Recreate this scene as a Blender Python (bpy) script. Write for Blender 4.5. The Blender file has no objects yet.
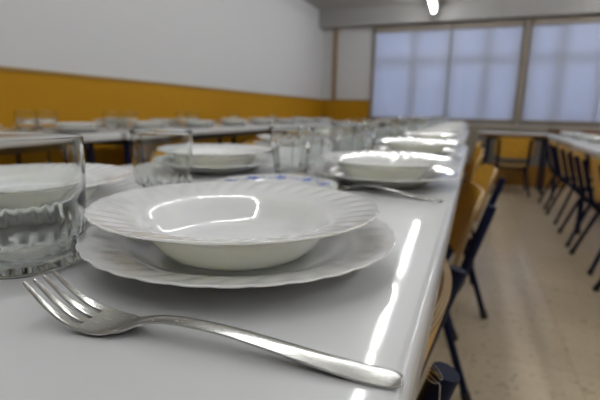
import bpy, bmesh, math, random
from mathutils import Vector, Matrix
random.seed(7)
C = bpy.context.scene.collection
PI = math.pi
CAMZ = 0.865
TZ = 0.75            # top of the dining tables
sc = bpy.context.scene

# ------------------------------------------------------------------ materials
def mat(name, col, rough=.5, metal=0., coat=0., coat_r=.03, spec=.5, bump=None, trans=0., ior=None):
    m = bpy.data.materials.new(name); m.use_nodes = True
    nt = m.node_tree; b = nt.nodes['Principled BSDF']
    b.inputs['Base Color'].default_value = (*col, 1)
    b.inputs['Roughness'].default_value = rough
    b.inputs['Metallic'].default_value = metal
    b.inputs['Coat Weight'].default_value = coat
    b.inputs['Coat Roughness'].default_value = coat_r
    b.inputs['Specular IOR Level'].default_value = spec
    if trans: b.inputs['Transmission Weight'].default_value = trans
    if ior: b.inputs['IOR'].default_value = ior
    if bump:
        sca, stren, dist = bump
        tc = nt.nodes.new('ShaderNodeTexCoord'); n = nt.nodes.new('ShaderNodeTexNoise')
        n.inputs['Scale'].default_value = sca; n.inputs['Detail'].default_value = 3
        bp = nt.nodes.new('ShaderNodeBump'); bp.inputs['Strength'].default_value = stren
        bp.inputs['Distance'].default_value = dist
        nt.links.new(tc.outputs['Object'], n.inputs['Vector'])
        nt.links.new(n.outputs['Fac'], bp.inputs['Height'])
        nt.links.new(bp.outputs['Normal'], b.inputs['Normal'])
        if coat: nt.links.new(bp.outputs['Normal'], b.inputs['Coat Normal'])
    return m
def noise_col(m, c1, c2, scale, detail=3, lo=.35, hi=.65, coord='Object', stretch=None):
    nt = m.node_tree; b = nt.nodes['Principled BSDF']
    tc = nt.nodes.new('ShaderNodeTexCoord'); n = nt.nodes.new('ShaderNodeTexNoise')
    n.inputs['Scale'].default_value = scale; n.inputs['Detail'].default_value = detail
    r = nt.nodes.new('ShaderNodeValToRGB')
    r.color_ramp.elements[0].position = lo; r.color_ramp.elements[0].color = (*c1, 1)
    r.color_ramp.elements[1].position = hi; r.color_ramp.elements[1].color = (*c2, 1)
    src = tc.outputs[coord]
    if stretch:
        mp = nt.nodes.new('ShaderNodeMapping'); mp.inputs['Scale'].default_value = stretch
        nt.links.new(src, mp.inputs['Vector']); src = mp.outputs['Vector']
    nt.links.new(src, n.inputs['Vector']); nt.links.new(n.outputs['Fac'], r.inputs['Fac'])
    nt.links.new(r.outputs['Color'], b.inputs['Base Color'])
    return r

M = {}
M['opal'] = mat('white_opal_glass', (.76, .765, .745), .12, coat=.75, coat_r=.012, spec=.4)
M['opal'].node_tree.nodes['Principled BSDF'].inputs['Subsurface Weight'].default_value = .7
M['opal'].node_tree.nodes['Principled BSDF'].inputs['Subsurface Scale'].default_value = .02
M['opal'].node_tree.nodes['Principled BSDF'].inputs['Subsurface Radius'].default_value = (1, 1, .8)
M['laminate'] = mat('white_table_laminate', (.52, .525, .535), .38, coat=.55, coat_r=.06, spec=.3, bump=(26, .02, .004))
M['steel'] = mat('scratched_steel', (.50, .495, .48), .2, 1.0)
def steel_detail(m):
    nt = m.node_tree; b = nt.nodes['Principled BSDF']
    tc = nt.nodes.new('ShaderNodeTexCoord'); mp = nt.nodes.new('ShaderNodeMapping')
    mp.inputs['Scale'].default_value = (160, 1100, 500)
    n = nt.nodes.new('ShaderNodeTexNoise'); n.inputs['Scale'].default_value = 1; n.inputs['Detail'].default_value = 4
    r = nt.nodes.new('ShaderNodeMapRange'); r.inputs['To Min'].default_value = .18; r.inputs['To Max'].default_value = .32
    bp = nt.nodes.new('ShaderNodeBump'); bp.inputs['Strength'].default_value = .04; bp.inputs['Distance'].default_value = .0004
    nt.links.new(tc.outputs['Object'], mp.inputs['Vector']); nt.links.new(mp.outputs['Vector'], n.inputs['Vector'])
    nt.links.new(n.outputs['Fac'], r.inputs['Value']); nt.links.new(r.outputs['Result'], b.inputs['Roughness'])
    nt.links.new(n.outputs['Fac'], bp.inputs['Height']); nt.links.new(bp.outputs['Normal'], b.inputs['Normal'])
steel_detail(M['steel'])
M['glass'] = mat('clear_glass', (.97, .985, .975), .0, trans=1., ior=1.48)
M['blue_print'] = mat('blue_floral_print', (.14, .19, .48), .2, coat=.5)
M['navy'] = mat('navy_enamelled_tube', (.005, .009, .035), .5, spec=.15)
M['rubber'] = mat('black_rubber', (.012, .012, .014), .7)
M['yellow'] = mat('yellow_varnished_plywood', (.5, .28, .035), .35, coat=.2, coat_r=.2)
noise_col(M['yellow'], (.54, .28, .022), (.66, .37, .04), 6, 4, stretch=(3, 3, 18))
M['ply_light'] = mat('pale_plywood_ply', (.52, .36, .19), .5)
M['ply_dark'] = mat('dark_plywood_ply', (.20, .12, .05), .55)
M['wood'] = mat('brown_wood_edge', (.16, .075, .025), .45)
noise_col(M['wood'], (.11, .05, .016), (.2, .1, .035), 5, 4, stretch=(2, 2, 20))
M['ochre_wood'] = mat('ochre_wood_board', (.30, .15, .022), .5)
M['greymetal'] = mat('grey_painted_metal', (.2, .19, .19), .45)
M['dark_frame'] = mat('dark_steel_frame', (.03, .03, .035), .45)
M['wall'] = mat('painted_wall', (.56, .56, .575), .7, spec=.2)
M['ceiling'] = mat('painted_ceiling', (.38, .375, .365), .8, bump=(60, .05, .01))
M['beam'] = mat('painted_beam', (.32, .315, .31), .8)
M['frame'] = mat('beige_window_frame', (.24, .205, .17), .5)
M['sill'] = mat('pale_sill_board', (.42, .39, .35), .5)
M['trimwood'] = mat('brown_wood_trim', (.26, .175, .10), .5)
M['ochre_trim'] = mat('ochre_trim_paint', (.25, .14, .016), .45)
M['radiator'] = mat('cream_radiator_enamel', (.36, .33, .28), .4)
M['lamp_body'] = mat('white_lamp_body', (.75, .75, .75), .4)
M['wire'] = mat('silver_wire', (.75, .75, .78), .25, 1.0)

# wall: ochre paint up to 1.14 m, white above
def wall_paint(m):
    nt = m.node_tree; b = nt.nodes['Principled BSDF']
    g = nt.nodes.new('ShaderNodeNewGeometry'); s = nt.nodes.new('ShaderNodeSeparateXYZ')
    gt = nt.nodes.new('ShaderNodeMath'); gt.operation = 'GREATER_THAN'; gt.inputs[1].default_value = 1.06
    n = nt.nodes.new('ShaderNodeTexNoise'); n.inputs['Scale'].default_value = 1.3; n.inputs['Detail'].default_value = 4
    r = nt.nodes.new('ShaderNodeValToRGB')
    r.color_ramp.elements[0].color = (.34, .163, .002, 1); r.color_ramp.elements[1].color = (.38, .187, .003, 1)
    mx = nt.nodes.new('ShaderNodeMix'); mx.data_type = 'RGBA'
    mx.inputs[7].default_value = (.53, .53, .545, 1)
    nt.links.new(g.outputs['Position'], s.inputs[0]); nt.links.new(s.outputs['Z'], gt.inputs[0])
    nt.links.new(g.outputs['Position'], n.inputs['Vector']); nt.links.new(n.outputs['Fac'], r.inputs['Fac'])
    nt.links.new(gt.outputs[0], mx.inputs[0]); nt.links.new(r.outputs['Color'], mx.inputs[6])
    nt.links.new(mx.outputs[2], b.inputs['Base Color'])
wall_paint(M['wall'])

# terrazzo floor
def floor_mat():
    m = mat('beige_terrazzo', (.3, .26, .2), .3, coat=.25, coat_r=.12); nt = m.node_tree; b = nt.nodes['Principled BSDF']
    tc = nt.nodes.new('ShaderNodeTexCoord')
    v = nt.nodes.new('ShaderNodeTexVoronoi'); v.inputs['Scale'].default_value = 75
    r = nt.nodes.new('ShaderNodeValToRGB'); cr = r.color_ramp
    cr.elements[0].position = 0; cr.elements[0].color = (.46, .38, .265, 1)
    cr.elements[1].position = 1; cr.elements[1].color = (.58, .49, .36, 1)
    e = cr.elements.new(.10); e.color = (.34, .27, .19, 1)
    e = cr.elements.new(.2); e.color = (.53, .44, .32, 1)
    n = nt.nodes.new('ShaderNodeTexNoise'); n.inputs['Scale'].default_value = 2.2; n.inputs['Detail'].default_value = 5
    mx = nt.nodes.new('ShaderNodeMix'); mx.data_type = 'RGBA'; mx.blend_type = 'MULTIPLY'; mx.inputs[0].default_value = .5
    r2 = nt.nodes.new('ShaderNodeValToRGB'); r2.color_ramp.elements[0].position = .3; r2.color_ramp.elements[1].position = .7
    r2.color_ramp.elements[0].color = (.6, .57, .52, 1); r2.color_ramp.elements[1].color = (1, 1, 1, 1)
    br = nt.nodes.new('ShaderNodeTexBrick'); br.offset = 0; br.inputs['Scale'].default_value = 1
    br.inputs['Brick Width'].default_value = .4; br.inputs['Row Height'].default_value = .4; br.inputs['Mortar Size'].default_value = .0025
    br.inputs['Color1'].default_value = (1, 1, 1, 1); br.inputs['Color2'].default_value = (.93, .93, .92, 1); br.inputs['Mortar'].default_value = (.75, .7, .64, 1)
    mx2 = nt.nodes.new('ShaderNodeMix'); mx2.data_type = 'RGBA'; mx2.blend_type = 'MULTIPLY'; mx2.inputs[0].default_value = 1
    for t in (v, n, br): nt.links.new(tc.outputs['Object'], t.inputs['Vector'])
    nt.links.new(v.outputs['Color'], r.inputs['Fac']); nt.links.new(n.outputs['Fac'], r2.inputs['Fac'])
    nt.links.new(r.outputs['Color'], mx.inputs[6]); nt.links.new(r2.outputs['Color'], mx.inputs[7])
    nt.links.new(mx.outputs[2], mx2.inputs[6]); nt.links.new(br.outputs['Color'], mx2.inputs[7])
    nt.links.new(mx2.outputs[2], b.inputs['Base Color'])
    return m
M['floor'] = floor_mat()

def emis(name, col, s):
    m = bpy.data.materials.new(name); m.use_nodes = True; nt = m.node_tree; nt.nodes.clear()
    e = nt.nodes.new('ShaderNodeEmission'); e.inputs[0].default_value = (*col, 1); e.inputs[1].default_value = s
    o = nt.nodes.new('ShaderNodeOutputMaterial'); nt.links.new(e.outputs[0], o.inputs[0]); return m
M['tube_light'] = emis('fluorescent_tube_light', (.985, 1, .985), 60)

def blind_mat():
    m = bpy.data.materials.new('pale_blue_blind_fabric'); m.use_nodes = True; nt = m.node_tree; nt.nodes.clear()
    d = nt.nodes.new('ShaderNodeBsdfDiffuse'); d.inputs[0].default_value = (.55, .56, .6, 1)
    t = nt.nodes.new('ShaderNodeBsdfTranslucent'); t.inputs[0].default_value = (.8, .82, .88, 1)
    p = nt.nodes.new('ShaderNodeBsdfTransparent'); p.inputs[0].default_value = (1, 1, 1, 1)
    a = nt.nodes.new('ShaderNodeMixShader'); a.inputs[0].default_value = .5
    b = nt.nodes.new('ShaderNodeMixShader'); b.inputs[0].default_value = .03
    o = nt.nodes.new('ShaderNodeOutputMaterial')
    nt.links.new(d.outputs[0], a.inputs[1]); nt.links.new(t.outputs[0], a.inputs[2])
    nt.links.new(a.outputs[0], b.inputs[1]); nt.links.new(p.outputs[0], b.inputs[2]); nt.links.new(b.outputs[0], o.inputs[0])
    return m
M['blind'] = blind_mat()
def pane_mat():
    m = bpy.data.materials.new('window_pane_glass'); m.use_nodes = True; nt = m.node_tree; nt.nodes.clear()
    p = nt.nodes.new('ShaderNodeBsdfTransparent'); p.inputs[0].default_value = (.93, .96, .97, 1)
    g = nt.nodes.new('ShaderNodeBsdfGlossy'); g.inputs['Roughness'].default_value = .02
    f = nt.nodes.new('ShaderNodeFresnel'); x = nt.nodes.new('ShaderNodeMixShader'); o = nt.nodes.new('ShaderNodeOutputMaterial')
    nt.links.new(f.outputs[0], x.inputs[0]); nt.links.new(p.outputs[0], x.inputs[1]); nt.links.new(g.outputs[0], x.inputs[2]); nt.links.new(x.outputs[0], o.inputs[0])
    return m
M['pane'] = pane_mat()

# ------------------------------------------------------------------ helpers
def obj(name, bm, m, parent=None, smooth=False, loc=None, autos=None):
    me = bpy.data.meshes.new(name); bmesh.ops.recalc_face_normals(bm, faces=bm.faces); bm.to_mesh(me); bm.free()
    o = bpy.data.objects.new(name, me); C.objects.link(o)
    for k in (m if isinstance(m, (list, tuple)) else [m]): me.materials.append(k)
    if smooth: me.shade_smooth()
    if autos is not None:
        me.shade_smooth(); me.set_sharp_from_angle(angle=math.radians(autos))
    if parent: o.parent = parent
    if loc: o.location = loc
    return o
def tag(o, label, cat, group=None, kind=None):
    if label: o['label'] = label
    if cat: o['category'] = cat
    if group: o['group'] = group
    if kind: o['kind'] = kind
    return o
def thing(name, label, cat, loc=(0, 0, 0), rz=0, group=None):
    o = bpy.data.objects.new(name, None); C.objects.link(o); o.location = loc; o.rotation_euler = (0, 0, rz)
    o.empty_display_size = .05
    return tag(o, label, cat, group)
def dup(root, loc, rz, label, group=None, scale=None):
    r = root.copy(); C.objects.link(r); r.location = loc; r.rotation_euler = (0, 0, rz); r['label'] = label
    if group: r['group'] = group
    for ch in list(root.children):
        c = ch.copy(); C.objects.link(c); c.parent = r
        for g in ch.children:
            d = g.copy(); C.objects.link(d); d.parent = c
    return r
def struct(name, bm, m, parent=None, **k):
    o = obj(name, bm, m, parent, **k)
    if not parent: o['kind'] = 'structure'
    return o
def box(bm, x0, x1, y0, y1, z0, z1, bev=0, segs=2):
    r = bmesh.ops.create_cube(bm, size=1)
    for v in r['verts']:
        v.co = Vector(((x0 + x1) / 2 + v.co.x * (x1 - x0), (y0 + y1) / 2 + v.co.y * (y1 - y0), (z0 + z1) / 2 + v.co.z * (z1 - z0)))
    if bev:
        es = set()
        for v in r['verts']: es.update(v.link_edges)
        bmesh.ops.bevel(bm, geom=list(es), offset=bev, segments=segs, profile=.5, affect='EDGES')
    return bm
def B(*a, **k): return box(bmesh.new(), *a, **k)
def tube(bm, pts, r, n=12, caps=True):
    pts = [Vector(p) for p in pts]; rings = []
    up = None
    for i, p in enumerate(pts):
        t = (pts[min(i + 1, len(pts) - 1)] - pts[max(i - 1, 0)]).normalized()
        if up is None:
            up = Vector((0, 0, 1)) if abs(t.z) < .9 else Vector((1, 0, 0))
        a = (up - t * up.dot(t)).normalized(); b = t.cross(a); up = a
        rr = r[i] if isinstance(r, (list, tuple)) else r
        rings.append([bm.verts.new(p + (a * math.cos(2 * PI * k / n) + b * math.sin(2 * PI * k / n)) * rr) for k in range(n)])
    for i in range(len(rings) - 1):
        for k in range(n):
            bm.faces.new((rings[i][k], rings[i][(k + 1) % n], rings[i + 1][(k + 1) % n], rings[i + 1][k]))
    if caps: bm.faces.new(rings[0][::-1]); bm.faces.new(rings[-1])
    return bm
def bezier(pts, rad, n=6):
    """poly-line with its inner corners rounded"""
    pts = [Vector(p) for p in pts]; out = [pts[0]]
    for i in range(1, len(pts) - 1):
        a, b, c = pts[i - 1], pts[i], pts[i + 1]
        u = (a - b); v = (c - b); d = min(rad, u.length * .45, v.length * .45)
        p = b + u.normalized() * d; q = b + v.normalized() * d
        for k in range(n + 1):
            t = k / n; out.append(p * (1 - t) ** 2 + b * 2 * t * (1 - t) + q * t * t)
    out.append(pts[-1]); return out
def lathe(bm, prof, n, fn=None):
    """closed-profile revolve; fn(r,z,theta,i)->(r,z)"""
    cols = []
    for k in range(n):
        th = 2 * PI * k / n; col = []
        for i, (r, z) in enumerate(prof):
            if r == 0: col.append(None); continue
            rr, zz = fn(r, z, th, i) if fn else (r, z)
            col.append(bm.verts.new((rr * math.cos(th), rr * math.sin(th), zz)))
        cols.append(col)
    poles = {i: bm.verts.new((0, 0, z)) for i, (r, z) in enumerate(prof) if r == 0}
    for k in range(n):
        a, b = cols[k], cols[(k + 1) % n]
        for i in range(len(prof) - 1):
            vs = [poles[i] if a[i] is None else a[i], poles.get(i + 1) if a[i + 1] is None else a[i + 1],
                  poles.get(i + 1) if b[i + 1] is None else b[i + 1], poles[i] if b[i] is None else b[i]]
            u = []
            for v in vs:
                if v not in u: u.append(v)
            if len(u) > 2: bm.faces.new(u)
    return bm
def spline(P, n):
    """Catmull-Rom through P, n steps per span"""
    out = []
    for i in range(len(P) - 1):
        p0 = P[max(i - 1, 0)]; p1 = P[i]; p2 = P[i + 1]; p3 = P[min(i + 2, len(P) - 1)]
        for k in range(n):
            t = k / n
            out.append(tuple(.5 * ((2 * b) + (-a + c) * t + (2 * a - 5 * b + 4 * c - d) * t * t + (-a + 3 * b - 3 * c + d) * t ** 3) for a, b, c, d in zip(p0, p1, p2, p3)))
    out.append(P[-1]); return out

# ------------------------------------------------------------------ room
YW = 7.0; XL = -2.43; XR = 3.1; YB = -2.2; ZC = 2.42
struct('floor', B(XL - .2, XR + .2, YB - .2, YW + .3, -.1, 0), M['floor'])
struct('ceiling', B(XL - .2, XR + .2, YB - .2, YW + .3, ZC, ZC + .15), M['ceiling'])
struct('wall_left', B(XL - .2, XL, YB - .2, YW + .3, 0, ZC), M['wall'])
struct('wall_right', B(XR, XR + .2, YB - .2, YW + .3, 0, ZC), M['wall'])
struct('wall_near', B(XL, XR, YB - .2, YB, 0, ZC), M['wall'])
WX0, WX1, WZ0, WZ1 = -1.60, 2.7, .735, 2.17
bm = bmesh.new()
box(bm, XL, WX0, YW, YW + .25, 0, ZC); box(bm, WX1, XR, YW, YW + .25, 0, ZC)
box(bm, WX0, WX1, YW, YW + .25, 0, WZ0); box(bm, WX0, WX1, YW, YW + .25, WZ1, ZC)
struct('wall_window', bm, M['wall'])
struct('trim_1', B(XL, XR, YW - .22, YW, WZ1, ZC), M['beam'])                 # boxed beam over the windows
struct('trim_2', B(XL, XL + .012, YB, YW - .001, 1.055, 1.075), M['ochre_trim'])
struct('trim_3', B(XL, WX0, YW - .012, YW, 1.055, 1.07), M['ochre_trim'])
struct('trim_4', B(-2.245, -2.175, YW - .025, YW, 1.07, WZ1), M['trimwood'])     # vertical batten beside the corner
struct('baseboard_left', B(XL, XL + .015, YB, YW - .02, 0, .08), M['trimwood'])

def window(idx, x0, x1, muls):
    w = bpy.data.objects.new('window_%d' % idx, None); C.objects.link(w); w['kind'] = 'structure'; w.location = ((x0 + x1) / 2, YW, WZ0)
    def off(bm): bmesh.ops.translate(bm, verts=bm.verts, vec=(-(x0 + x1) / 2, -YW, -WZ0)); return bm
    f = .055; bm = bmesh.new()
    box(bm, x0, x0 + f, YW - .03, YW + .12, WZ0, WZ1, .006); box(bm, x1 - f, x1, YW - .03, YW + .12, WZ0, WZ1, .006)
    box(bm, x0 + f, x1 - f, YW - .03, YW + .12, WZ0, WZ0 + f, .006); box(bm, x0 + f, x1 - f, YW - .03, YW + .12, WZ1 - f, WZ1, .006)
    obj('window_frame', off(bm), M['frame'], w)
    zt = WZ0 + .88
    bm = bmesh.new(); box(bm, x0 + f, x1 - f, YW + .05, YW + .1, zt, zt + .05); obj('transom', off(bm), M['frame'], w)
    xs = [x0 + f] + muls + [x1 - f]
    for xm in muls:
        obj('mullion', off(B(xm - .03, xm + .03, YW + .05, YW + .1, WZ0 + f, WZ1 - f)), M['frame'], w)
    for a, b in zip(xs[:-1], xs[1:]):
        obj('pane', off(B(a, b, YW + .07, YW + .076, WZ0 + f, WZ1 - f)), M['pane'], w)
window(1, WX0, .53, [-.95, -.44, .07])
window(2, .57, WX1, [1.0, 1.5, 2.1])
struct('trim_5', B(.52, .58, YW - .07, YW + .12, WZ0, WZ1), M['frame'])       # post between the two windows
struct('trim_6', B(WX0 - .05, WX1 + .05, YW - .14, YW - .0, WZ0 - .035, WZ0), M['sill'])   # sill board

def blind(x0, x1, zb, label):
    t = thing('roller_blind', label, 'blind', ((x0 + x1) / 2, YW - .05, WZ1 - .09), 0)
    w = (x1 - x0) / 2
    bm = bmesh.new(); box(bm, -w, w, -.001, .001, zb - (WZ1 - .09), .0); obj('fabric', bm, M['blind'], t)
    bm = bmesh.new(); box(bm, -w, w, -.035, .03, -.01, .075, .008); obj('headrail', bm, M['frame'], t)
    bm = bmesh.new(); box(bm, -w, w, -.008, .008, zb - (WZ1 - .09) - .02, zb - (WZ1 - .09), .003); obj('bottom_bar', bm, M['frame'], t)
blind(-1.55, -.445, .805, 'pale blue translucent roller blind, leftmost of the lowered blinds')
blind(-.425, .50, .805, 'pale blue translucent roller blind left of the wide window post')
blind(.60, 1.529, .805, 'pale blue translucent roller blind right of the wide window post')
blind(1.531, 2.65, .805, 'pale blue roller blind furthest right, at the end of the window wall')

# radiator under the windows
t = thing('radiator', 'long cream radiator on the wall under the windows', 'radiator', (.2, YW - .11, 0))
for i in range(24):
    x = -.74 + i * .062
    obj('fin', B(x, x + .045, -.045, .045, .14, .655, .012), M['radiator'], t)
obj('top_grille', B(-.76, .75, -.055, .055, .655, .68, .004), M['radiator'], t)
obj('pipe', tube(bmesh.new(), [(-.75, 0, .2), (.74, 0, .2)], .02), M['radiator'], t)
for s in (-.7, .7): obj('leg', B(s - .02, s + .02, -.04, .04, 0, .15), M['radiator'], t)

t = thing('low_cabinet', 'low brown wooden cabinet against the window wall beside the radiator', 'cabinet', (1.52, YW - .25, 0))
obj('body', B(-.52, .52, -.2, .2, .05, .655), M['ochre_wood'], t); obj('cabinet_top', B(-.56, .56, -.22, .22, .655, .69, .004), M['wood'], t)
obj('plinth', B(-.48, .48, -.17, .17, 0, .05), M['wood'], t)
for s in (-1, 1):
    d = obj('door', B(min(s * .01, s * .51), max(s * .01, s * .51), -.215, -.2, .07, .635, .003), M['ochre_wood'], t)
    obj('handle', tube(bmesh.new(), [(s * .06, -.225, .28), (s * .06, -.225, .38)], .006), M['steel'], d)

# ------------------------------------------------------------------ ceiling lamps
LZ = 2.30
def lamp(x, y0, y1, label, rz=0):
    L = y1 - y0
    t = thing('fluorescent_lamp', label, 'ceiling lamp', (x, (y0 + y1) / 2, LZ), rz, 'fluorescent lamps hung from the ceiling')
    obj('housing', B(-.05, .05, -L / 2, L / 2, .0, .035, .008), M['lamp_body'], t)
    bm = tube(bmesh.new(), [(0, -L / 2 + .02, -.03), (0, L / 2 - .02, -.03)], .022, 16)
    obj('tube', bm, M['tube_light'], t, autos=40)
    for s in (-1, 1): obj('end_cap', B(-.029, .029, s * (L / 2 - .01) - .01, s * (L / 2 - .01) + .01, -.058, .0, .004), M['lamp_body'], t)
    for s in (-1, 1): obj('hanger', tube(bmesh.new(), [(0, s * L * .35, .035), (0, s * L * .35, ZC - LZ)], .005, 8), M['lamp_body'], t)
    return t
rows = [(5.41, 6.62), (4.19, 5.40), (2.72, 3.95), (1.48, 2.71), (.13, 1.36), (-1.11, .12)]
LL = ['bright ceiling tube lamp hanging nearest the window wall, above the long table', 'second tube lamp from the window wall, in the row above the long table',
      'third tube lamp from the window wall, in the row above the long table', 'tube lamp above the long table, fourth of its row from the windows', 'tube lamp above the near end of the long table, fifth of its row', 'tube lamp of the row above the long table, furthest from the windows']
for (a, b), l in zip(rows, LL): lamp(-.68 + (6.6 - (a + b) / 2) * .0434, a, b, l, math.atan(.0434))
LL = ['tube lamp nearest the window wall, in the row above the right hand table', 'second tube lamp from the windows, above the right hand table',
      'third tube lamp from the windows, above the right hand table', 'fourth tube lamp from the windows, above the right hand table', 'fifth tube lamp from the windows, above the right hand side', 'tube lamp furthest from the windows, above the right hand table']
for (a, b), l in zip(rows, LL): lamp(1.65, a, b, l)  # unseen second lamp row, added to light the floor on the right

# ------------------------------------------------------------------ tables
def table(name, x0, x1, y0, y1, z, label, cat='table', group=None, edge=None, legs=True, rz=0):
    cx, cy = (x0 + x1) / 2, (y0 + y1) / 2; w, l = (x1 - x0) / 2, (y1 - y0) / 2
    t = thing(name, label, cat, (cx, cy, 0), rz, group)
    bm = B(-w, w, -l, l, z - .036, z, .009, 5)
    if edge:
        bm.faces.ensure_lookup_table()
        for f in bm.faces:
            if f.normal.z < .7: f.material_index = 1
    obj('tabletop', bm, [M['laminate']] + ([edge] if edge else []), t, autos=50).modifiers.new('wn', 'WEIGHTED_NORMAL').keep_sharp = True
    bm = bmesh.new(); i = .09
    for a in ((-w + i, w - i, -l + i, -l + i + .025), (-w + i, w - i, l - i - .025, l - i), (-w + i, -w + i + .025, -l + i, l - i), (w - i - .025, w - i, -l + i, l - i)):
        box(bm, *a, z - .075, z - .036)
    obj('apron', bm, M['dark_frame'], t)
    for sx in (-1, 1):
        for sy in (-1, 1):
            x = sx * (w - i - .0125); y = sy * (l - i - .0125)
            lg = obj('leg', tube(bmesh.new(), [(x, y, .02), (x, y, z - .037)], .017, 14), M['navy'], t, autos=40)
            obj('foot_cap', tube(bmesh.new(), [(x, y, 0), (x, y, .025)], .021, 14), M['rubber'], lg, autos=40)
    return t
TG = 'white topped tables of the long centre row'
table('dining_table', -.665, -.015, -.10, 1.76, TZ, 'glossy white dining table nearest the viewer, under the large plate and fork', group=TG)
table('dining_table', -.70, -.035, 1.765, 3.60, TZ, 'white dining table joined to the far end of the nearest one', group=TG)
table('dining_table', -.73, -.065, 3.605, 5.40, TZ, 'white dining table furthest along the centre row, toward the windows', group=TG)
TB = 'white topped tables along the ochre wall'
table('dining_table', -2.27, -1.57, -.3, 1.62, TZ, 'broad white table by the ochre wall, at the left border of the photo', group=TB)
table('dining_table', -2.25, -1.55, 1.63, 3.5, TZ, 'second broad white table along the ochre wall, behind the tumblers', group=TB)
table('dining_table', -2.23, -1.53, 3.51, 5.6, TZ, 'broad white table by the ochre wall furthest toward the windows', group=TB)
table('dining_table', .69, 1.42, 1.6, 3.8, .67, 'lower white table at the right border, lined with chairs', group='lower white tables on the right')
table('dining_table', .73, 1.46, 3.81, 5.30, .67, 'lower white table on the right, joined on toward the windows', group='lower white tables on the right')
table('side_table', .06, .86, 5.35, 5.85, .67, 'small table with brown wooden edge standing beyond the aisle', edge=M['wood'])

t = thing('low_storage_unit', 'low ochre and grey storage unit behind the small brown edged table', 'cabinet', (.38, 6.2, 0))
obj('drawer_base', B(-.34, .72, -.2, .2, 0, .26, .005), M['ochre_wood'], t)
obj('cabinet_body', B(-.34, .72, -.19, .2, .26, .62, .004), M['greymetal'], t)
obj('cabinet_top', B(-.35, .73, -.21, .21, .62, .64, .004), M['wood'], t)
for x in (-.33, .2): obj('drawer_front', B(x, x + .5, -.212, -.2, .02, .24, .003), M['ochre_wood'], t)

# ------------------------------------------------------------------ plates
NF = 34
def flute(th, r, r0, r1, sw):
    w = max(0., min(1., (r - r0) / (r1 - r0))); ph = th * NF / 2 + sw * w * 1.2
    return abs(math.sin(ph)), w
def plate_mesh(name, top, bot, r0, R, seg=8, amp=.00065, scal=.010, sw=1.0):
    P = spline(top, 4); Q = spline(bot, 3)
    prof = P + Q[::-1]
    def fn(r, z, th, i):
        s, w = flute(th, r, r0, R, sw)
        ww = w * w * (3 - 2 * w)
        return r * (1 + scal * (w ** 3) * (s - .65)), z + amp * math.sin(min(1, ww) * PI * .78) * 1.1 * (s - .62) - .0006 * (w ** 3) * (s - .65)
    bm = bmesh.new(); lathe(bm, prof, NF * seg, fn)
    return bm
# dinner plate (0.245 m)
din_top = [(0, .0045), (.03, .0045), (.06, .0046), (.073, .0055), (.083, .0095), (.090, .0138), (.098, .0168), (.108, .0190), (.116, .0204), (.1205, .0212), (.1225, .0214)]
din_bot = [(0, .0012), (.045, .0012), (.058, .0008), (.062, .0), (.066, .0006), (.075, .0030), (.086, .0080), (.093, .0118), (.102, .0148), (.113, .0175), (.120, .0189), (.1226, .0204)]
# soup plate (0.222 m)
sou_top = [(0, .0062), (.035, .0062), (.050, .0066), (.0585, .0092), (.065, .0160), (.0705, .0232), (.0760, .0282), (.085, .0316), (.095, .0343), (.104, .0363), (.109, .0373), (.111, .0375)]
sou_bot = [(0, .0028), (.046, .0028), (.052, .0016), (.0545, .0), (.0575, .0012), (.0640, .0075), (.0700, .0150), (.0755, .0218), (.082, .0264), (.091, .0300), (.103, .0332), (.109, .0349), (.1111, .0365)]
def dish(name, bm, label, loc, group):
    o = obj(name, bm, M['opal'], None, smooth=True, loc=loc); return tag(o, label, 'plate', group)
GD = 'white fluted dinner plates under the soup plates'; GS = 'white fluted soup plates stacked on dinner plates'
DIN = dish('dinner_plate', plate_mesh('d', din_top, din_bot, .090, .1225, seg=12, sw=1.6), 'large white fluted dinner plate beneath the nearest soup plate, behind the fork', (-.1687, .3005, TZ), GD)
SOU = dish('soup_plate', plate_mesh('s', sou_top, sou_bot, .080, .111, seg=12, amp=.0011, sw=1.6), 'large white fluted soup plate in the foreground, topmost on its dinner plate', (-.1705, .2950, TZ + .0054), GS); SOU.rotation_euler = (-.010, 0, 0)
DIN_far = plate_mesh('df', din_top, din_bot, .090, .1225, seg=6, amp=.0013)
me = bpy.data.meshes.new('dinner_plate_far'); bmesh.ops.recalc_face_normals(DIN_far, faces=DIN_far.faces); DIN_far.to_mesh(me); DIN_far.free(); me.materials.append(M['opal']); me.shade_smooth(); MD = me
bm = plate_mesh('sf', sou_top, sou_bot, .080, .111, seg=6, amp=.0013)
me = bpy.data.meshes.new('soup_plate_far'); bmesh.ops.recalc_face_normals(bm, faces=bm.faces); bm.to_mesh(me); bm.free(); me.materials.append(M['opal']); me.shade_smooth(); MS = me
def stack(x, y, z, ld, ls, gd, gs, rot=0., dx=0., dy=0., soup=True):
    d = DIN.copy(); C.objects.link(d); d.location = (x, y, z); d.rotation_euler = (0, 0, rot); d['label'] = ld; d['group'] = gd
    if len([o for o in C.objects if o.name.startswith('dinner_plate')]) > 4: d.data = MD
    if soup:
        s = SOU.copy(); C.objects.link(s); s.location = (x + dx, y + dy, z + .0047); s.rotation_euler = (0, 0, rot * 1.7 + .2); s['label'] = ls; s['group'] = gs
        if len([o for o in C.objects if o.name.startswith('soup_plate')]) > 4: s.data = MS

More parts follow.
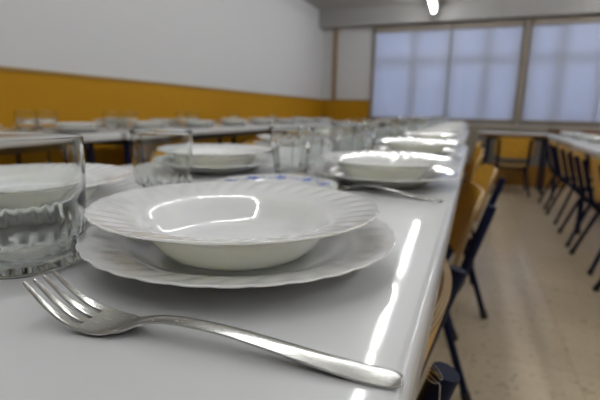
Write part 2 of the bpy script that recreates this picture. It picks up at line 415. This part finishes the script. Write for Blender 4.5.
# ------------------------------------------------------------------ fork
def fork_bm():
    # s along the fork from tine tips (0) to handle end (.203); z profile and half width
    Zp = [(0, .0215), (.006, .0168), (.014, .0110), (.024, .0056), (.034, .0024), (.044, .0009), (.052, .0010), (.060, .0030), (.068, .0065), (.076, .0091), (.085, .0105), (.10, .0108), (.12, .0097), (.145, .0066), (.17, .0032), (.188, .0013), (.203, .0010)]
    Wp = [(0, .0112), (.02, .0122), (.036, .0127), (.048, .0122), (.056, .0102), (.063, .0070), (.070, .0044), (.078, .0034), (.10, .0034), (.12, .0038), (.145, .0048), (.17, .0059), (.188, .0066), (.197, .0066), (.201, .0055), (.203, .0030)]
    def ev(T, s):
        for (a, x), (b, y) in zip(T[:-1], T[1:]):
            if s <= b:
                t = (s - a) / (b - a); t = max(0, t); return x + (y - x) * t
        return T[-1][1]
    Zs = spline(Zp, 6); Ws = spline(Wp, 6)
    S = [i * .0025 for i in range(0, 80)] + [.1985, .200, .2012, .2022, .203]
    # columns: 4 tines of 2 cells with 3 single-cell slots
    tine_w = .36; slot = (2 - 4 * tine_w) / 3
    cols = []; u = -1.
    for k in range(4):
        cols += [(u, k), (u + tine_w / 2, k), (u + tine_w, k)]; u += tine_w + slot
    bm = bmesh.new(); grid = []
    slot_end = .0350
    for s in S:
        row = []; hw = ev(Ws, s); z = ev(Zs, s)
        for (u, k) in cols:
            c = -1 + tine_w / 2 + k * (tine_w + slot)
            uu = u
            if s < slot_end:
                tp = .42 + .58 * min(1, s / .026)
                uu = c + (u - c) * tp
                if s < .002: uu = c + (u - c) * .25
            # round the root of the slots
            if slot_end - .004 < s < slot_end: pass
            y = uu * hw
            # handle cross-section: slightly crowned; head: slightly dished
            dish = .0012 * (uu * uu) if s < .058 else -.0009 * (uu * uu) * min(1, (s - .058) / .02)
            ez = (1 if k in (1, 2) else 0) * 0
            row.append(bm.verts.new((s, y, z + dish + ez)))
        grid.append(row)
    for i in range(len(S) - 1):
        for j in range(len(cols) - 1):
            gap = cols[j][1] != cols[j + 1][1]
            if gap and S[i] < slot_end - .0001: continue
            bm.faces.new((grid[i][j], grid[i + 1][j], grid[i + 1][j + 1], grid[i][j + 1]))
    return bm
o = obj('dinner_fork', fork_bm(), M['steel'], None, smooth=True)
md = o.modifiers.new('t', 'SOLIDIFY'); md.thickness = .0019; md.offset = 1.0
md = o.modifiers.new('b', 'BEVEL'); md.width = .00055; md.segments = 2; md.limit_method = 'ANGLE'; md.angle_limit = math.radians(50)
md = o.modifiers.new('s', 'SUBSURF'); md.levels = 1; md.render_levels = 1
FORK = o; GF = 'steel forks laid before the plates'
x0, y0, x1, y1 = -.2170, .1550, -.0190, .1725
FORK.scale = (.977, 1, 1); FORK.location = (x0, y0, TZ - .0002); FORK.rotation_euler = (0, 0, math.atan2(y1 - y0, x1 - x0))
tag(FORK, 'large steel dinner fork in the foreground with tines at left', 'fork', GF)
def fork(x, y, rz, label, z=TZ, group=GF):
    f = FORK.copy(); C.objects.link(f); f.location = (x, y, z - .0002); f.rotation_euler = (0, 0, rz); f['label'] = label; f['group'] = group; return f

# ------------------------------------------------------------------ glasses
def tumbler_bm(Rt, Rb, H, kind, seg=96, nf=14):
    wall = .0022; base = .009 if kind != 'ring' else .007
    outer = []; nz = 26
    for i in range(nz + 1):
        z = H * i / nz; t = i / nz; r = Rb + (Rt - Rb) * t
        if kind == 'panel': r = Rb + (Rt - Rb) * min(1, t * 1.3)
        if t < .04: r -= .0022 * (1 - t / .04) ** 2
        outer.append((r, z))
    outer = [(0, .0012), (Rb * .6, .0010), (Rb * .82, .0004), (Rb * .93, .0)] + outer
    inner = [(Rt - wall * .5, H + .0006), (Rt - wall, H)]
    for i in range(1, 16):
        z = H - (H - base) * i / 15; t = z / H; r = Rb + (Rt - Rb) * t
        if kind == 'panel': r = Rb + (Rt - Rb) * min(1, t * 1.3)
        th = wall + (.0022 if t < .45 else .0022 * max(0, 1 - (t - .45) / .12)) if kind != 'ring' else wall
        if i == 15: r -= .003
        inner.append((r - th, z))
    inner += [(Rb * .6, base - .0008), (0, base - .0008)]
    prof = outer + inner; no = len(outer)
    def fn(r, z, th, i):
        if i >= no or r < Rb * .9: return r, z
        t = z / H
        ph = (th * nf / (2 * PI)) % 1.0; c = abs(ph - .5) * 2      # 0 at facet centre, 1 at the edge
        flat = math.cos(PI / nf) / math.cos((ph - .5) * 2 * PI / nf)
        if kind == 'panel':
            arch = .29 - .07 * c ** 2.5
            k = max(0, min(1, (arch - t) / .035)); k2 = 1 - max(0, min(1, (.07 - t) / .03))
            return r * (1 - k * k2 * .008) - k * k2 * .0013 * (1 - c * c), z
        if kind == 'cone':
            arch = .78 - .08 * c ** 2
            k = max(0, min(1, (arch - t) / .05))
            return r * (1 - k * ((1 - flat) * 1.5 + .02)), z
        d = (c / .62) ** 2 + ((t - .12) / .05) ** 2                # ring of oval dimples near the base
        return r - (.0030 * max(0, 1 - d)), z
    return lathe(bmesh.new(), prof, seg, fn)
def glass(name, bm, label, loc, group=None, rz=0):
    o = obj(name, bm, M['glass'], None, autos=60, loc=loc); o.rotation_euler = (0, 0, rz); return tag(o, label, 'drinking glass', group)
GL = 'clear tumblers along the middle of the table'
G1 = glass('glass_tumbler', tumbler_bm(.0435, .0395, .0935, 'panel', 192, 24), 'large clear tumbler with moulded arches, cut by the left border', (-.304, .212, TZ), GL)
G2 = glass('glass_tumbler', tumbler_bm(.043, .039, .0850, 'ring', 144, 18), 'clear straight tumbler with dotted ring at its base, behind the large plate', (-.412, .500, TZ), GL)
G3 = glass('glass_tumbler', tumbler_bm(.041, .030, .0875, 'cone', 96, 12), 'faceted tapering tumbler behind the blue flowered plate, left of its pair', (-.302, .715, TZ), GL)
def gdup(src, x, y, label, z=TZ, rz=0., group=GL):
    g = src.copy(); C.objects.link(g); g.location = (x, y, z); g.rotation_euler = (0, 0, rz); g['label'] = label; g['group'] = group; return g
# blue floral side plate
side_top = [(0, .0042), (.03, .0042), (.048, .0046), (.056, .0075), (.063, .0105), (.074, .0128), (.086, .0152), (.0880, .0155)]
side_bot = [(0, .001), (.035, .001), (.042, 0), (.047, .001), (.057, .0050), (.065, .0085), (.076, .0105), (.086, .0132), (.0882, .0145)]
P = spline(side_top, 5) + spline(side_bot, 3)[::-1]
bm = lathe(bmesh.new(), P, 180); bm.normal_update()
for f in bm.faces:
    c = f.calc_center_median(); r = math.hypot(c.x, c.y); th = math.atan2(c.y, c.x)
    if f.normal.z != 0 and .062 < r < .086 and (c.z > .0085 + (r - .06) * .2):
        k = round(th * 10 / (2 * PI)); d = th - k * 2 * PI / 10
        px, py = d * .072, r - .072
        rr = math.hypot(px, py); an = math.atan2(py, px)
        if rr < .0098 * (.55 + .45 * abs(math.cos(2.5 * an))) or (abs(py - .004 * math.sin(px * 300)) < .0017 and abs(px) < .02): f.material_index = 1
o = obj('floral_plate', bm, [M['opal'], M['blue_print']], None, smooth=True, loc=(-.254, .545, TZ))
tag(o, 'small white plate with blue flowers on its rim, between the two nearest plate stacks', 'plate')

# right-hand row of settings (the side of the aisle)
OR = ['second', 'third', 'fourth']
ys = [.730, 1.22, 1.72, 2.17, 2.62, 3.08, 3.55, 4.02, 4.5, 4.95]
for i, y in enumerate(ys):
    x = -.139 - .012 * i * .6
    if i < 3:
        stack(x, y, TZ, 'white fluted dinner plate of the %s stack from the viewer along the aisle edge' % OR[i],
              'white fluted soup plate topping the %s stack from the viewer at the aisle edge' % OR[i], GD, GS, rot=.3 * i + .1, dx=.002, dy=.001)
        if i == 0: fork(-.226, .631, math.radians(-11), 'steel fork in front of the second plate stack, handle toward the aisle')
        else: fork(-.225 - .01 * i, y - .145, math.radians(1 + i), 'steel fork in front of the %s plate stack from the viewer' % OR[i])
    else:
        stack(x, y, TZ, 'white dinner plate in a blurred stack far down the aisle side of the table', 'white soup plate atop a blurred stack far down the aisle side of the table',
              'blurred dinner plates far down the aisle side', 'blurred soup plates far down the aisle side', rot=.7 * i)
        fork(x - .06, y - .15, math.radians(random.uniform(-4, 6)), 'small blurred fork far down the aisle side of the table', group='blurred forks far down the aisle side')
# opposite row
stack(-.448, .315, TZ, 'white dinner plate half hidden behind the large tumbler at left', 'white soup plate half hidden behind the large tumbler at left', GD, GS, rot=.5)
stack(-.464, .72, TZ, 'white dinner plate across the table, between the straight tumbler and the faceted pair', 'white soup plate across the table, between the straight tumbler and the faceted pair', GD, GS, rot=.9)
fork(-.192, .450, math.radians(187), 'steel fork across the table, handle end beside the straight tumbler')
for i, y in enumerate([1.2, 1.68, 2.15, 2.62, 3.1, 3.6, 4.1, 4.6]):
    x = -.50 - .01 * i
    stack(x, y, TZ, 'white dinner plate in a blurred stack on the far side of the long table', 'white soup plate atop a blurred stack on the far side of the long table',
          'blurred dinner plates on the far side of the long table', 'blurred soup plates on the far side of the long table', rot=.7 * i)

PL = [(o.location.x, o.location.y, .118) for o in C.objects if o.name.startswith('dinner_plate') and o.location.z > .7] + [(-.254, .545, .09)]
GP = [(-.304, .212), (-.412, .500), (-.302, .715)]
def place(src, x, y, label, rz=0., group=GL):
    """slide the glass to the nearest free spot between the plates"""
    for k in range(400):
        a = k * 2.4; q = .0011 * k
        px, py = x + q * math.cos(a), y + q * math.sin(a)
        if all(math.hypot(px - u, py - v) > rr + .046 for u, v, rr in PL) and all(math.hypot(px - u, py - v) > .0875 for u, v in GP):
            GP.append((px, py)); return gdup(src, px, py, label, rz=rz, group=group)
place(G3, -.288, .808, 'faceted tapering tumbler behind the blue flowered plate, right of its pair', rz=.2)
place(G3, -.275, 1.02, 'faceted tumbler just behind the second soup plate, left of its neighbour', rz=.1)
place(G3, -.245, 1.12, 'faceted tumbler just behind the second soup plate, right of its neighbour', rz=.4)
place(G3, -.335, 1.16, 'faceted tumbler behind the two that follow the second soup plate', rz=.4)
far = 'clear tumbler in the blurred crowd of glasses far down the long table'
gy = 1.42; k = 0
while gy < 5.1:
    for dx, dy in ((-.36, .0), (-.30, .09), (-.33, .18), (-.31, .28)):
        place(G3 if k % 3 else G1, dx, gy + dy, far, rz=random.random(), group='blurred tumblers far down the centre row'); k += 1
    gy += .47

# settings on the table by the ochre wall
GB = 'tumblers on the table along the ochre wall'
lb = [(-1.90, 1.385, 'pale tumbler on the wall side table, leftmost in the photo'), (-1.90, 1.49, 'tumbler on the wall side table, just right of the leftmost one'),
      (-1.90, 1.89, 'tumbler on the wall side table, above the gap between the two near tumblers'), (-1.90, 2.03, 'tumbler on the wall side table, above the straight tumbler'),
      (-1.90, 2.53, 'tumbler on the wall side table, left of a touching pair near the straight tumbler'), (-1.90, 2.65, 'tumbler on the wall side table, right of a touching pair near the straight tumbler'),
      (-1.90, 3.23, 'single tumbler on the wall side table, above the opposite plate stack'), (-1.90, 3.98, 'single tumbler on the wall side table, left of the faceted pair')]
for x, y, l in lb: gdup(G1, x, y, l, rz=random.random(), group=GB)
for i, y in enumerate([1.02, 1.5, 1.98, 2.46, 2.94, 3.42, 3.95, 4.5, 5.05]):
    stack(-1.715, y, TZ, 'blurred white dinner plate on the near edge of the wall side table', 'blurred white soup plate on the near edge of the wall side table',
          'dinner plates on the near edge of the wall side table', 'soup plates on the near edge of the wall side table', rot=i)
    stack(-2.09, y + .1, TZ, 'blurred white dinner plate on the wall edge of the wall side table', 'blurred white soup plate on the wall edge of the wall side table',
          'dinner plates on the wall edge of the wall side table', 'soup plates on the wall edge of the wall side table', rot=i, soup=(i % 3 != 1))
# lower table at right
for i, y in enumerate([3.5, 4.05, 4.6, 5.2]):
    stack(.93, y, .67, 'blurred white dinner plate on the lower right hand table', 'blurred white soup plate on the lower right hand table',
          'dinner plates on the lower right hand table', 'soup plates on the lower right hand table', rot=i)

# ------------------------------------------------------------------ chairs
def panel(w, h, thick, pos, nrm, rad=.05, nu=20, nv=12, layers=6):
    """bent plywood board: (u,v) -> pos(u,v); faces yellow, edge in ply layers"""
    bm = bmesh.new()
    def inside(u, v):      # squash the grid into a rounded rectangle
        ax, ay = abs(u) * w / 2, abs(v) * h / 2
        if ay > h / 2 - rad:
            d = ay - (h / 2 - rad); lim = (w / 2 - rad) + math.sqrt(max(0, rad * rad - d * d))
            return u * lim / (w / 2), v
        return u, v
    vs = [-1 + 2 * j / nv for j in range(nv + 1)]
    vs = [math.copysign(1 - (1 - abs(v)) ** 1.4, v) for v in vs]
    L = []
    for l in range(layers + 1):
        t = (l / layers - .5) * thick; rows = []
        for v in vs:
            row = []
            for i in range(nu + 1):
                u = -1 + 2 * i / nu; uu, vv = inside(u, v * .9995)
                row.append(bm.verts.new(pos(uu * w / 2, vv * h / 2) + nrm(uu * w / 2, vv * h / 2) * t))
            rows.append(row)
        L.append(rows)
    for l in (0, layers):
        for j in range(nv):
            for i in range(nu): bm.faces.new((L[l][j][i], L[l][j][i + 1], L[l][j + 1][i + 1], L[l][j + 1][i]))
    for l in range(layers):
        a, b = L[l], L[l + 1]
        ring = [(0, i) for i in range(nu + 1)] + [(j, nu) for j in range(1, nv + 1)] + [(nv, i) for i in range(nu - 1, -1, -1)] + [(j, 0) for j in range(nv - 1, 0, -1)]
        for q in range(len(ring)):
            j0, i0 = ring[q]; j1, i1 = ring[(q + 1) % len(ring)]
            f = bm.faces.new((a[j0][i0], a[j1][i1], b[j1][i1], b[j0][i0])); f.material_index = 1 + l % 2
    # inner layers carry grids of loose verts: drop them
    bmesh.ops.delete(bm, geom=[v for v in bm.verts if not v.link_faces], context='VERTS')
    return bm
def make_chair(label, loc, rz, group):
    t = thing('school_chair', label, 'chair', loc, rz, group)
    Z = Vector((0, 0, 1))
    # backrest: bulges away (+x) in the middle, reclined
    rec = math.atan2(.065, .26)
    def bpos(u, v): return Vector((.212 + v * math.tan(rec) + .030 * (1 - (u / .19) ** 2), u, .525 + v))
    def bn(u, v): return Vector((1, .030 * 2 * u / .19 ** 2, -math.tan(rec))).normalized()
    ply = [M['yellow'], M['ply_light'], M['ply_dark']]
    obj('backrest', panel(.38, .225, .011, bpos, bn, .055), ply, t, autos=45)
    def spos(u, v): return Vector((-.02 + v, u, .323 - .010 * (1 - (u / .18) ** 2) - (.022 * max(0, (-v - .10) / .08) ** 2)))
    def sn(u, v): return Z
    obj('seat', panel(.35, .34, .011, spos, sn, .06), ply, t, autos=45)
    for s in (-1, 1):
        pts = bezier([(-.17, s * .145, .300), (.192, s * .150, .300), (.280, s * .158, .612)], .075, 8)
        obj('side_frame', tube(bmesh.new(), pts, .0145, 12), M['navy'], t, autos=40)
    obj('cross_bar', tube(bmesh.new(), [(-.1, -.145, .288), (-.1, .145, .288)], .009, 10), M['navy'], t, autos=40)
    obj('cross_bar', tube(bmesh.new(), [(.12, -.145, .288), (.12, .145, .288)], .009, 10), M['navy'], t, autos=40)
    for sx, xt, xb in ((0, -.12, -.19), (1, .165, .265)):
        for s in (-1, 1):
            a = Vector((xt, s * .150, .294)); b = Vector((xb, s * .195, .0)); d = (b - a).normalized()
            lg = obj('leg', tube(bmesh.new(), [a, b - d * .02], .0115, 12), M['navy'], t, autos=40)
            obj('foot_cap', tube(bmesh.new(), [b - d * .035, Vector((b.x, b.y, .001))], .0145, 12), M['rubber'], lg, autos=40)
    return t
GC = 'school chairs along the aisle side of the long table'
CH = make_chair('nearest school chair, only its curved plywood backrest edge beside the near table edge', (-.284, .575, 0), 0, GC)
def chair(x, y, rz, label, group=GC): return dup(CH, (x, y, 0), rz, label, group)
chair(-.232, 1.435, math.radians(8), 'yellow backed school chair with navy frame, second along the long table')
chair(-.170, 2.07, math.radians(7), 'yellow backed school chair, third along the long table, just behind the second')
chair(-.21, 2.78, math.radians(2), 'yellow backed school chair fourth along the long table, mostly hidden')
chair(-.20, 3.27, math.radians(4), 'yellow backed school chair fifth along the long table, small and blurred')
chair(-.20, 4.1, math.radians(0), 'yellow backed school chair furthest along the long table')
GR = 'school chairs along the lower right hand table'
for x, y, r, l in ((0.910, 2.28, 180, 'navy framed yellow school chair nearest on the right, cut by the border'), (0.925, 2.93, 183, 'navy framed yellow school chair, second from the viewer at the right hand table'),
                (0.925, 3.46, 178, 'navy framed yellow school chair, third from the viewer at the right hand table'), (0.940, 4.14, 181, 'navy framed yellow school chair, fourth from the viewer at the right hand table'),
                (0.950, 4.75, 180, 'navy framed yellow school chair, furthest in the right hand row')):
    chair(x, y, math.radians(r), l, GR)
chair(.42, 5.46, math.radians(-90), 'yellow backed school chair pushed up to the small brown edged table')
for i, y in enumerate([1.15, 2.0, 2.52, 3.05, 3.95]):
    chair(-1.86, y, math.radians(random.uniform(-3, 3)), 'yellow school chair tucked under the near edge of the wall side table', 'school chairs tucked under the near edge of the wall side table')

# bit of wire caught on the nearest chair post
bm = bmesh.new()
rnd = random.Random(3)
for j in range(4):
    pts = [(-.016 + j * .001 + .007 * math.cos(a * .9 + j) + rnd.uniform(-.002, .002), .408 + .010 * math.sin(a * .8 + j * .7) + rnd.uniform(-.002, .002), .607 + .003 * j + rnd.uniform(-.0015, .0015)) for a in range(7)]
    tube(bm, bezier(pts, .004, 3), .0005, 6)
tube(bm, [(-.008, .398, .608), (-.006, .396, .57), (-.012, .397, .52)], .0005, 6)
o = obj('wire_tie', bm, M['wire'], None, smooth=True); tag(o, 'loose silver wire tie caught on the nearest chair post', 'wire')

# ------------------------------------------------------------------ world, camera
w = bpy.data.worlds.new('dusk_sky'); sc.world = w; w.use_nodes = True
bg = w.node_tree.nodes['Background']; bg.inputs[0].default_value = (.56, .66, 1.0, 1); bg.inputs[1].default_value = 5.8

f = 430.
def nrm(v): return Vector(v).normalized()
Yc = nrm((176, 85, -f)); Zc = Vector((1, -.02, 0)).cross(Yc).normalized()
if Zc.y < 0: Zc = -Zc
Xc = Yc.cross(Zc)
cam = bpy.data.cameras.new('camera'); co = bpy.data.objects.new('camera', cam); C.objects.link(co)
R = Matrix((Xc, Yc, Zc))          # camera -> world
co.matrix_world = Matrix.Translation((0, 0, CAMZ)) @ R.to_4x4()
cam.sensor_width = 36; cam.lens = 36 * f / 600; cam.clip_start = .01
cam.dof.use_dof = True; cam.dof.focus_distance = .235; cam.dof.aperture_fstop = 8.5
sc.camera = co
sc.view_settings.view_transform = 'Standard'; sc.view_settings.look = 'None'; sc.view_settings.gamma = 1
sc.view_settings.use_curve_mapping = False; sc.view_settings.exposure = -.68
sc.cycles.max_bounces = 14; sc.cycles.transmission_bounces = 12; sc.cycles.glossy_bounces = 6; sc.cycles.diffuse_bounces = 4
sc.cycles.caustics_reflective = False; sc.cycles.caustics_refractive = True
